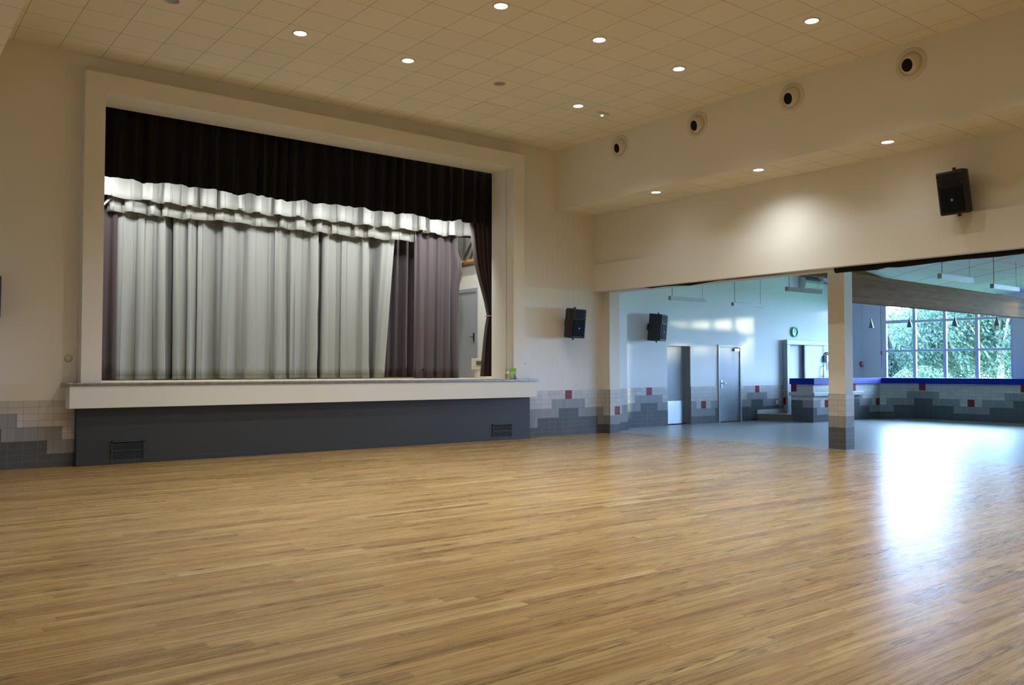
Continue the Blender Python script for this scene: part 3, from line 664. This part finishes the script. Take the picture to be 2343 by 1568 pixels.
# window wall with three openings
WZ0, WZ1 = 1.06, 3.50
WIN = [(10.40, 14.23), (5.55, 9.38), (0.7, 4.53)]
ww = MB(); ys = D2
for a, b in WIN:
    ww.box(XWIN, b, 0, XWIN+.28, ys, 5.0); ww.box(XWIN, a, 0, XWIN+.28, b, WZ0); ww.box(XWIN, a, WZ1, XWIN+.28, b, 5.0); ys = a
ww.box(XWIN, Y0, 0, XWIN+.28, ys, 5.0)
struct('wall_window', ww, white_m, 'white window wall of the bar room', 'wall')
for k, (a, b) in enumerate(WIN):
    t = thing('window_%d' % (k+1), ['large white framed window above the bar counter', 'white framed window just past the right edge', 'third white framed window past the right edge', 'fourth white framed window past the right edge'][k], 'window', (XWIN, (a+b)/2, WZ0), kind='structure')
    fm = MB(); fx0, fx1 = XWIN+.02, XWIN+.10
    fm.box(fx0, a, WZ0, fx1, a+.07, WZ1).box(fx0, b-.10, WZ0, fx1, b, WZ1).box(fx0, a, WZ1-.07, fx1, b, WZ1).box(fx0, a, WZ0, fx1, b, WZ0+.09)
    yk = b-.10; pitch = .923
    for i in range(3):
        yc = b-.10-.85-i*pitch; fm.box(fx0-.004, yc-.095, WZ0, fx1, yc, WZ1)
    for z0, z1 in ((1.985, 2.055), (2.882, 2.960)): fm.box(fx0-.006, a, z0, fx1, b, z1)
    fm.box(fx0-.02, b-.95, 2.90, fx0+.02, b-.02, 2.985)
    build('window_frame', fm, upvc_m, t, bevel=.006)
    build('window_sill', MB().box(XWIN-.06, a-.03, WZ0-.03, XWIN+.1, b+.03, WZ0), upvc_m, t)
    build('window_glass', MB().box(XWIN+.055, a+.03, WZ0+.03, XWIN+.061, b-.03, WZ1-.03), glass_m, t)
    pa = bpy.data.lights.new('window_portal', 'AREA'); po = bpy.data.objects.new('window_portal', pa); COL.objects.link(po)
    pa.shape = 'RECTANGLE'; pa.size = WZ1-WZ0; pa.size_y = b-a; pa.cycles.is_portal = True
    po.location = (XWIN+.30, (a+b)/2, (WZ0+WZ1)/2); po.rotation_euler = (0, R(90), 0)
# sloping ceiling of the bar room
cm = MB(); NX, NY = 26, 44; V = []
for i in range(NX+1):
    r_ = []
    for j in range(NY+1):
        x = 13.85+(XWIN+.3-13.85)*i/NX; y = Y0+(D2+.3-Y0)*j/NY
        r_.append(cm.bm.verts.new((x, y, max(3.62, 3.70-.12*(x-19.1)+.14*(y-7.6)))))
    V.append(r_)
for i in range(NX):
    for j in range(NY): cm.bm.faces.new((V[i][j], V[i+1][j], V[i+1][j+1], V[i][j+1]))
struct('ceiling', cm, ceil2_m, 'sloping pale panelled ceiling of the bar room', 'ceiling', solid=.05)
# timber beams
b1 = thing('beam', 'long glued timber beam running out from the pillar', 'beam', (14.4, 8.66, 2.69), kind='structure')
build('timber', MB().hexa([(14.40, 8.60, 2.69), (25.77, 8.60, 2.66), (25.77, 8.76, 2.66), (14.40, 8.76, 2.69), (14.40, 8.60, 3.225), (25.77, 8.60, 3.10), (25.77, 8.76, 3.10), (14.40, 8.76, 3.225)]), glulam_m, b1, bevel=.006)
br_ = MB().box(14.385, 8.575, 2.685, 14.47, 8.60, 3.22)
bk = build('steel_bracket', br_, pm('painted_bracket', (.36, .33, .28), .5), b1, bevel=.003)
for z in (2.80, 3.08): build('bolt', MB().tube((14.425, 8.575, z), (14.425, 8.562, z), .013, n=10), pm('dark_bolt', (.05, .05, .05), .4, .8), bk, local=False) if False else None
for z in (2.80, 3.08): build('bolt', MB().tube((14.425, 8.575, z), (14.425, 8.562, z), .013, n=10), pm('dark_bolt', (.05, .05, .05), .4, .8), b1)
struct('beam', MB().box(13.9, 12.2, 3.77, 25.77, 12.36, 4.25), glulam_m, 'second timber beam half hidden behind the lintel', 'beam')
# dado of the bar room back wall
dw = MB()
dado(dw, (0, D2), (1, 0), (0, -1), [(14.54, 15.35, .6, .4), (15.35, 15.55, .79, .4), (15.55, 16.16, .79, .595), (16.16, 16.35, .79, .4), (16.35, 16.55, .6, .4)], [(15.76, 15.96, .79, .983)])
dado(dw, (0, D2), (1, 0), (0, -1), [(17.45, 17.66, .6, .2), (17.66, 18.24, .4, .2), (18.24, 18.43, .6, .2), (18.43, 18.55, .6, .4)], [(17.85, 18.045, .4, .6)])
dado(dw, (0, D2), (1, 0), (0, -1), [(19.565, 19.79, .6, .4), (19.79, 19.99, .79, .4), (19.99, 20.54, .79, .595), (20.54, 20.73, .79, .4), (20.73, 21.28, .6, .4), (21.28, 22.3, .4, .2), (22.3, 23.9, .6, .4), (23.9, XWIN, .4, .2)], [(20.18, 20.37, .79, .983)])
struct('trim_7', dw, TILES, 'stepped grey tiles with red blocks along the bar room back wall', 'wall tiles')
# recessed plain door
dd = thing('door_2', 'plain recessed blue grey door with a metal kick plate, left of two', 'door', (17.0, D2, 0), kind='structure')
build('door_leaf', MB().box(16.55, D2+.16, .02, 17.42, D2+.205, 2.053), door_m, dd)
build('kick_plate', MB().box(16.57, D2+.154, .03, 17.40, D2+.161, .62), kick_m, dd)['label'] = 'scuffed metal kick plate'
build('jamb', MB().box(17.425, D2+.0, 0, 17.449, D2+.30, 2.05), pm('dark_jamb', (.22, .2, .18), .7), dd)
build('threshold', MB().box(16.55, D2+.14, 0, 17.45, D2+.22, .018), black_m, dd)
# grey door with lever handle and closer
dd = thing('door_3', 'blue grey door with lever handle and closer, nearer the bar', 'door', (19.06, D2, 0), kind='structure')
build('door_frame', MB().box(18.555, D2-.03, 0, 18.63, D2+.06, 2.115).box(19.49, D2-.03, 0, 19.56, D2+.06, 2.115).box(18.63, D2-.03, 2.05, 19.49, D2+.06, 2.115), frame_m, dd, bevel=.006)
lf3 = build('door_leaf', MB().box(18.63, D2-.005, .025, 19.49, D2+.04, 2.05), door_m, dd, bevel=.004)
build('door_handle', MB().box(18.685, D2-.015, .93, 18.73, D2-.004, 1.15).tube((18.705, D2-.01, 1.07), (18.705, D2-.06, 1.07), .010).tube((18.70, D2-.06, 1.07), (18.85, D2-.065, 1.065), .011), chrome_m, dd)
build('kick_plate', MB().box(18.65, D2-.009, .04, 19.47, D2-.004, .62), pm('dull_kick_plate', (.28, .32, .36), .5, .3), dd)
build('door_closer', MB().box(19.22, D2-.06, 1.95, 19.42, D2-.006, 2.01).tube((19.25, D2-.06, 2.02), (19.46, D2-.09, 2.035), .010).box(19.40, D2-.10, 2.03, 19.50, D2-.03, 2.045), chrome_m, dd, bevel=.003)
for z in (.35, 1.05, 1.85): build('hinge', MB().tube((19.49, D2-.012, z-.05), (19.49, D2-.012, z+.05), .012), pm('hinge_grey', (.16, .17, .18), .4, .6), dd)
build('threshold', MB().box(18.63, D2-.02, 0, 19.49, D2+.06, .022), black_m, dd)
# bar platform
struct('platform', MB().prism([(20.22, D2), (20.63, 14.02), (20.63, 13.45), (24.05, 13.45), (24.85, 12.65), (24.85, 6.0), (XWIN, 6.0), (XWIN, D2)], 0, .185), pm('brown_step_tile', (.20, .165, .13), .4, var=.1, scale=4), 'low raised platform behind the bar counter', 'platform')
struct('trim_8', MB().box(20.25, D2-.03, .185, XWIN, D2-.010, .30), pm('pale_skirting', (.62, .62, .58), .4), 'pale skirting tiles on the bar platform', 'skirting')
# sliding door
dd = thing('door_4', 'wide pale sliding door with header rail behind the bar', 'door', (22.5, D2, .185), kind='structure')
build('header_rail', MB().box(21.50, D2-.16, 2.165, 23.52, D2-.02, 2.31), frame_m, dd, bevel=.01)
build('post', MB().box(21.50, D2-.16, .19, 21.65, D2-.012, 2.165), frame_m, dd, bevel=.006)
build('door_leaf', MB().box(22.47, D2-.10, .20, 23.41, D2-.05, 2.165), pm('pale_sliding_leaf', (.56, .60, .63), .5), dd)
build('edge_strip', MB().box(22.44, D2-.105, .20, 22.50, D2-.045, 2.165).box(23.41, D2-.105, .20, 23.45, D2-.045, 2.165), pm('dark_edge', (.10, .11, .13), .5), dd)
build('pull_handle', MB().tube((23.35, D2-.16, 1.20), (23.35, D2-.16, 1.58), .012).tube((23.35, D2-.16, 1.235), (23.35, D2-.10, 1.235), .012).tube((23.35, D2-.16, 1.53), (23.35, D2-.10, 1.53), .012), chrome_m, dd)
# clock
ck = thing('wall_clock', 'round green rimmed wall clock above the sliding door', 'clock', (22.07, D2, 2.553))
build('rim', MB().lathe([(.108, 0), (.155, .005), (.155, .045), (.130, .055), (.106, .03)], axis=(0, -1, 0)), pm('green_plastic', (.03, .55, .18), .4), ck, local=True)
build('face', MB().lathe([(0, .028), (.125, .028)], axis=(0, -1, 0)), pm('clock_face', (.62, .70, .66), .5), ck, local=True)
build('hand', MB().box(-.006, -.034, -.01, .006, -.030, .09), black_m, ck, local=True)
build('hand', MB().box(-.07, -.034, -.006, .008, -.030, .006).lathe([(0, .036), (.014, .034), (.014, .028)], axis=(0, -1, 0), n=12), black_m, ck, local=True)
# wall box with cable, notice, call point, socket
wbx = thing('wall_box', 'white wall box with black cable coiled on top beside the sliding door', 'control box', (23.63, D2, 1.66))
build('casing', MB().box(23.46, D2-.20, 1.66, 23.82, D2, 1.88), white_pl, wbx, bevel=.012)
build('panel', MB().box(23.62, D2-.208, 1.71, 23.80, D2-.199, 1.79), pm('grey_panel', (.35, .42, .48), .4), wbx)
build('cable_coil', MB().path([(23.48, D2-.1, 1.885), (23.50, D2-.1, 1.935), (23.58, D2-.1, 1.955), (23.68, D2-.12, 1.94), (23.77, D2-.12, 1.89), (23.62, D2-.08, 1.90), (23.54, D2-.12, 1.92)], .018), black_m, wbx)
build('cord', MB().path([(23.80, D2-.05, 1.67), (23.82, D2-.03, 1.6), (23.83, D2-.03, 1.42)], .012), pm('dark_blue_cord', (.03, .05, .12), .6), wbx)
nt_ = thing('notice', 'small white notice with coloured marks above the wall box', 'notice', (23.6, D2, 2.04))
build('sheet', MB().box(23.47, D2-.004, 1.97, 23.75, D2, 2.12), white_pl, nt_)
g = MB()
for i in range(4): g.box(23.50+i*.06, D2-.006, 2.00, 23.53+i*.06, D2-.0035, 2.04, i % 2); g.box(23.50+i*.06, D2-.006, 2.05, 23.53+i*.06, D2-.0035, 2.07, i % 2)
g.box(23.49, D2-.006, 2.095, 23.72, D2-.0035, 2.105, 0)
build('marks', g, [pm('notice_blue', (.10, .13, .5), .5), pm('notice_violet', (.4, .12, .4), .5)], nt_)
fa = thing('fire_call_point', 'small red fire call point in the corner beside the window wall', 'fire alarm', (25.69, D2, 1.62))
build('casing', MB().box(25.63, D2-.05, 1.56, 25.755, D2, 1.69), pm('alarm_red', (.55, .03, .03), .4), fa, bevel=.006)
build('panel', MB().box(25.655, D2-.055, 1.585, 25.73, D2-.049, 1.665), pm('alarm_white', (.75, .72, .7), .4), fa)
build('blue_base', MB().box(25.68, D2-.05, 1.535, 25.735, D2, 1.558), pm('alarm_blue', (.05, .15, .5), .4), fa)
so = thing('socket', 'white wall socket on the grey tiles left of the bar platform post', 'socket', (21.17, D2-.012, .49))
build('plate', MB().box(-.045, -.03, -.05, .045, 0, .05), white_pl, so, local=True, bevel=.008)
build('outlet', MB().tube((0, -.0315, 0), (0, -.029, 0), .022, n=16), pm('outlet_grey', (.3, .3, .3), .5), so, local=True)
fx = thing('red_tile', 'narrow dark red dado tile partly hidden by the left post of the sliding door', 'red strip', (21.485, D2-.05, .52))  # partly hidden red tile of the dado, built as a separate strip
build('strip', MB().box(21.47, D2-.10, .42, 21.499, D2-.03, .62), pm('dark_red', (.22, .02, .02), .4), fx)
# air conditioner
ac = thing('air_conditioner', 'rounded grey air conditioner high on the bar room wall', 'air conditioner', (22.8, D2, 4.02))
cs = MB(); n = 10
pr = [(0, -.20), (-.12, -.20), (-.22, -.13), (-.255, 0), (-.23, .12), (-.15, .18), (0, .18)]
A = [cs.bm.verts.new((22.33, D2+y, 4.02+z)) for y, z in pr]; B = [cs.bm.verts.new((23.30, D2+y, 4.02+z*.9)) for y, z in pr]
cs.bm.faces.new(A); cs.bm.faces.new(B[::-1])
for i in range(len(pr)): cs.bm.faces.new((A[i], B[i], B[(i+1) % 7], A[(i+1) % 7]))
build('casing', cs, pm('ac_grey', (.48, .50, .49), .5), ac, bevel=.02)
build('outlet', MB().box(22.38, D2-.245, 4.10, 23.12, D2-.18, 4.16), pm('ac_slot', (.05, .08, .11), .5), ac)
cf = thing('wall_conduit', 'thin dark rectangular conduit loop right of the air conditioner', 'conduit', (22.9, 14.8, 4.05))
build('pipe', MB().path([(24.6, 14.9, 4.18), (23.47, 14.9, 4.22), (23.42, 14.9, 4.10), (24.6, 14.9, 4.06)], .012), pm('conduit_grey', (.12, .18, .22), .5), cf)
# pendant strip lights
def make_pend():
    t = thing('pendant_light', '-', 'pendant light', (0, 0, 0), group='suspended strip lights in the bar room')
    build('housing', MB().box(-.60, -.035, 0, .60, .035, .085), pm('pendant_grey', (.40, .42, .42), .45, .3), t, local=True, bevel=.003)
    build('end_cap', MB().box(-.606, -.036, -.001, -.60, .036, .086), pm('pendant_end', (.26, .25, .24), .5), t, local=True)
    build('diffuser', MB().box(-.585, -.027, -.004, .585, .027, .001), pm('pendant_diffuser', (.80, .86, .84), .3), t, local=True)
    build('suspension', MB().tube((-.52, 0, .085), (-.52, 0, 1.0), .006, n=6), pm('wire_dark', (.10, .11, .12), .5), t, local=True)
    build('suspension', MB().tube((.52, 0, .085), (.52, 0, 1.0), .003, n=6), pm('wire_dark2', (.10, .11, .12), .5), t, local=True)
    return t
pd = make_pend()
for i, (x, y, z, l) in enumerate(((15.05, 12.97, 3.00, 'strip light pendant nearest the loudspeaker on the bluish wall'), (17.80, 13.38, 3.02, 'strip light pendant above the patch of sunlight'),
                                  (15.40, 10.18, 3.02, 'dark strip light pendant just left of the pillar'), (15.53, 7.19, 3.03, 'strip light pendant right of the pillar, nearer the cloth roll'), (18.57, 7.62, 3.07, 'strip light pendant cut close to the right edge'))):
    o = pd if i == 0 else copy_tree(pd)
    o.location = (x, y, z); o['label'] = l
    zc = max(3.62, 3.70-.12*(x-19.1)+.14*(y-7.6))-.03
    for ch in o.children:
        if ch.name.startswith('suspension'): ch.location.z = .085-.085*(zc-z-.085)/.915; ch.scale.z = (zc-z-.085)/.915
# cone pendants over the bar
def make_cone():
    t = thing('cone_lamp', '-', 'pendant lamp', (0, 0, 0), group='cone lamps over the bar counter')
    build('shade', MB().lathe([(.085, 0), (.08, .0), (.018, .22), (.012, .29), (0, .30)], n=20).lathe([(.085, 0), (.022, .22), (.012, .30)], n=20), pm('brushed_cone', (.20, .21, .20), .35, .5), t, local=True)
    build('cord', MB().tube((0, 0, .30), (0, 0, .95), .0025, n=6), pm('thin_cord', (.5, .55, .58), .5), t, local=True)
    return t
cn = make_cone()
for i, (y, l) in enumerate(((13.84, 'cone lamp farthest left, before the plain white wall'), (12.65, 'cone lamp in front of the first window mullion'), (11.355, 'cone lamp in front of the third column of panes'), (10.24, 'cone lamp half hidden by the timber beam'))):
    o = cn if i == 0 else copy_tree(cn)
    o.location = (24.4, y, 2.70-.025*i); o['label'] = l
    zc = max(3.62, 3.70-.12*(24.4-19.1)+.14*(y-7.6))-.02-o.location.z
    for ch in o.children:
        if ch.name.startswith('cord'): ch.scale.z = (zc-.30)/.65; ch.location.z = .30-.30*ch.scale.z
# blind cord
bc = thing('blind_cord', 'thin blind cord with a small red handle left of the window', 'blind cord', (XWIN-.03, 14.27, 1.96))
build('cord', MB().tube((XWIN-.03, 14.27, 1.48), (XWIN-.03, 14.27, 3.45), .006, n=6), pm('cord_brown', (.30, .28, .28), .6), bc)
build('handle', MB().tube((XWIN-.03, 14.27, 1.90), (XWIN-.03, 14.27, 2.02), .018), pm('handle_maroon', (.25, .06, .07), .5), bc)
build('clip', MB().box(XWIN-.03, 14.255, 3.43, XWIN+.01, 14.285, 3.46), pm('clip_white', (.6, .6, .6), .5), bc)

# bar counter -------------------------------------------------------
bar = thing('bar_counter', 'L-shaped tiled bar counter with bright blue top', 'bar counter', (20.62, 13.4, 0))
CX, CY = 20.64, 13.40
outer = [(CX, 14.08), (CX, CY), (24.05, CY), (24.72, 12.71), (24.72, 4.0)]
inner = [(25.25, 4.0), (25.25, 12.93), (24.27, 14.08-.08), (24.2, 14.08)]
build('core', MB().prism(outer+inner, 0.0, 1.03), pm('counter_core', (.3, .3, .3), .7), bar)
def off(poly, d):
    out = [(CX-d, 14.08), (CX-d, CY-d), (24.05-d*.414, CY-d), (24.72-d, 12.71-d*.414), (24.72-d, 4.0)]
    return out
build('counter_top', MB().prism(off(outer, .09)+inner, 1.03, 1.195), blue_m, bar, bevel=.006)
tf = MB()
dado(tf, (CX, 14.08), (0, -1), (-1, 0), [(0, .36, .6, .6), (.36, .68, .6, .4)], [(0, .175, .83, 1.03)], top=1.03)
dado(tf, (CX, CY), (1, 0), (0, -1), [(-.012, .16, .6, .4), (.16, .33, .6, .2), (.33, .92, .4, .2), (.92, 1.3, .6, .2), (1.3, 2.30, .8, .6), (2.30, 2.47, .8, .4), (2.47, 2.82, .6, .4), (2.82, 2.98, .6, .2), (2.98, 3.41, .4, .2)],
     [(.53, .725, .4, .6), (1.92, 2.10, .83, 1.03), (3.18, 3.385, .4, .6)], top=1.03)
dado(tf, (24.05, CY), (.67, -.69), (-.7, -.7), [(0, .185, .4, .2), (.185, .382, .6, .2), (.382, .75, .6, .4), (.75, .962, .8, .4)], top=1.03)
dado(tf, (24.72, 12.71), (0, -1), (-1, 0), [(0, .55, .8, .6), (.55, .74, .8, .4), (.74, 1.14, .6, .4), (1.14, 1.33, .6, .2), (1.33, 1.92, .4, .2), (1.92, 2.11, .6, .2), (2.11, 2.51, .6, .4), (2.51, 2.72, .8, .4), (2.72, 3.4, .8, .6), (3.4, 4.4, .6, .4), (4.4, 8.7, .6, .2)],
     [(.16, .35, .83, 1.03), (1.53, 1.72, .4, .6), (2.91, 3.10, .83, 1.03)], top=1.03)
build('tile_front', tf, TILES, bar)
build('ledge', MB().prism([(CX-.09, 14.10), (CX-.09, CY-.10), (23.0, CY-.10), (23.0, CY-.005), (CX-.005, CY-.005), (CX-.005, 14.10)], .715, .81), shelf_m, bar, bevel=.008)['label'] = 'pale grey bag shelf'

# ================================================================== OUTSIDE THE WINDOWS
struct('ground', MB().box(26.1, -30, -.25, 110, 80, -.15), pm('garden_grass', (.10, .20, .07), .9, var=.4, scale=1), 'lawn outside the window', 'ground')
leafmats = [pm('leaf_green', (.022, .058, .040), .55, var=.5, scale=1.2), pm('leaf_yellow', (.056, .088, .037), .55, var=.3, scale=2), pm('leaf_dark', (.011, .031, .022), .6, var=.4, scale=1.5)]
for lm in leafmats:
    N, L = lm.node_tree.nodes, lm.node_tree.links; b = N['Principled BSDF']
    b.inputs['Transmission Weight'].default_value = 0
    tl = N.new('ShaderNodeBsdfTranslucent'); ad = N.new('ShaderNodeMixShader'); ad.inputs[0].default_value = .45
    L.new(b.inputs['Base Color'].links[0].from_socket, tl.inputs[0])
    L.new(b.outputs[0], ad.inputs[1]); L.new(tl.outputs[0], ad.inputs[2]); L.new(ad.outputs[0], N['Material Output'].inputs['Surface'])
bark_m = pm('grey_bark', (.16, .14, .11), .9, var=.4, scale=6, bump=.6)
def tree(name, x, y, h, rx, rz, zc, seed, nleaf, label, mix=(.7, .2, .1), conifer=False, size=.22):
    t = thing(name, label, 'tree', (x, y, -.2), group='trees outside the window')
    rnd = random.Random(seed); tk = MB()
    tk.tube((0, 0, 0), (rnd.uniform(-.2, .2), rnd.uniform(-.3, .3), h*.55), .18 if not conifer else .12, .09, 10)
    if not conifer:
        for k in range(5):
            a = rnd.uniform(0, 6.28); tk.tube((0, 0, h*(.18+.06*k)), (cos(a)*rx*.7, sin(a)*rx*.7, h*(.5+.08*k)), .08, .025, 7)
    build('trunk', tk, bark_m, t, local=True)
    lv = MB()
    cl = [(rnd.gauss(0, .45), rnd.gauss(0, .45), rnd.gauss(0, .45)) for _ in range(34)]
    for k in range(nleaf):
        if conifer:
            q = rnd.random()**.8; rr = rx*(1-q)*sqrt(rnd.random())+.1; a = rnd.uniform(0, 6.28)
            p = Vector((cos(a)*rr, sin(a)*rr, .2+q*h))
        else:
            c = cl[k % 34]; v = Vector((rnd.gauss(0, .24)+c[0], rnd.gauss(0, .24)+c[1], rnd.gauss(0, .24)+c[2]))
            if v.length > 1.15: v *= 1.15/v.length
            p = Vector((v.x*rx, v.y*rx, zc+v.z*rz))
            if p.z < .4: p.z = .4+rnd.random()*.6
        n = Vector((rnd.gauss(0, 1), rnd.gauss(0, 1), rnd.gauss(0, 1)+.4)).normalized(); a = n.orthogonal().normalized(); b = n.cross(a); s = size*rnd.uniform(.5, 1.2)
        u = rnd.random(); mi = 0 if u < mix[0] else (1 if u < mix[0]+mix[1] else 2)
        lv.face([p-a*s, p+b*s*.45+n*s*.1, p+a*s, p-b*s*.45+n*s*.1], mi)
    build('foliage', lv, leafmats, t, local=True)
tree('broadleaf_tree', 40, 19.3, 4.9, 2.2, 1.9, 3.0, 1, 15000, 'spreading tree with visible trunk behind the middle panes', (.6, .12, .28), size=.10)
tree('broadleaf_tree', 47, 19.8, 5.3, 2.6, 2.0, 3.2, 2, 15000, 'rounded tree behind the third and last columns of panes', (.62, .2, .18), size=.12)
tree('broadleaf_tree', 37.5, 15.6, 7.0, 1.7, 2.8, 3.8, 3, 16000, 'bushy tree filling the last column of panes', (.6, .28, .12), size=.10)
tree('broadleaf_tree', 50, 25.2, 5.2, 2.5, 2.0, 3.2, 4, 13000, 'pale tree behind the second column of panes', (.6, .3, .1), size=.12)
tree('conifer', 37.8, 20.75, 3.0, .9, 3, 2, 5, 7000, 'small dark conifer at the left of the window', (.15, .02, .83), True, .09)
tree('broadleaf_tree', 56, 31.0, 5.0, 2.2, 1.7, 3.6, 6, 6000, 'thin tree behind the first column of panes', (.6, .3, .1), size=.12)
tree('shrub', 35.0, 17.6, 1.9, 1.0, .6, 1.1, 7, 5000, 'low yellowish shrub beneath the trees outside', (.4, .55, .05), size=.07)
tree('broadleaf_tree', 48, -10.2, 6.6, 1.9, 1.9, 4.0, 8, 12000, 'distant added tree out of view past the right edge, blocking the low sun', (.6, .2, .2), size=.16)  # added out of view to stop sun coming through the bar window
tree('broadleaf_tree', 40, -7.25, 4.3, 1.3, .95, 3.1, 9, 7000, 'small added tree out of view past the right edge, shaping the sun patch', (.6, .2, .2), size=.13)  # added out of view to cut the lower sun patch near the doors
nh = thing('sun_block_house', 'large added house out of view past the right edge, blocking the low sun', 'house', (52.5, -28, -.2))  # added out of view to keep the low sun off the stage wall
build('wall', MB().box(50, -31, -.2, 55, -24.7, 5.2), pm('house_render', (.62, .60, .56), .85), nh)
rf = MB()
for y in (-31.4, -24.5): rf.face([(49.7, y, 5.2), (55.3, y, 5.2), (52.5, y, 6.9)])
rf.face([(49.7, -31.4, 5.2), (52.5, -31.4, 6.9), (52.5, -24.5, 6.9), (49.7, -24.5, 5.2)]); rf.face([(55.3, -31.4, 5.2), (55.3, -24.5, 5.2), (52.5, -24.5, 6.9), (52.5, -31.4, 6.9)]); rf.face([(49.7, -31.4, 5.2), (49.7, -24.5, 5.2), (55.3, -24.5, 5.2), (55.3, -31.4, 5.2)])
build('roof', rf, pm('house_roof_tile', (.35, .2, .14), .85, var=.2), nh)
ho = thing('garden_house', 'small pale house with tiled roof seen through the lowest left pane', 'house', (60, 33, -.2))
build('wall', MB().box(60, 30.6, -.2, 68, 37, 1.9), pm('house_wall', (.62, .62, .60), .8), ho)
rf = MB()
for i in range(26):
    y = 30.3+i*.3
    rf.hexa([(59.5, y, 1.9), (64, y, 3.0), (64, y+.28, 3.0), (59.5, y+.28, 1.9), (59.5, y+.04, 2.05), (64, y+.04, 3.15), (64, y+.24, 3.15), (59.5, y+.24, 2.05)])
build('roof', rf, pm('clay_tile', (.42, .26, .18), .8, var=.3, scale=4), ho)
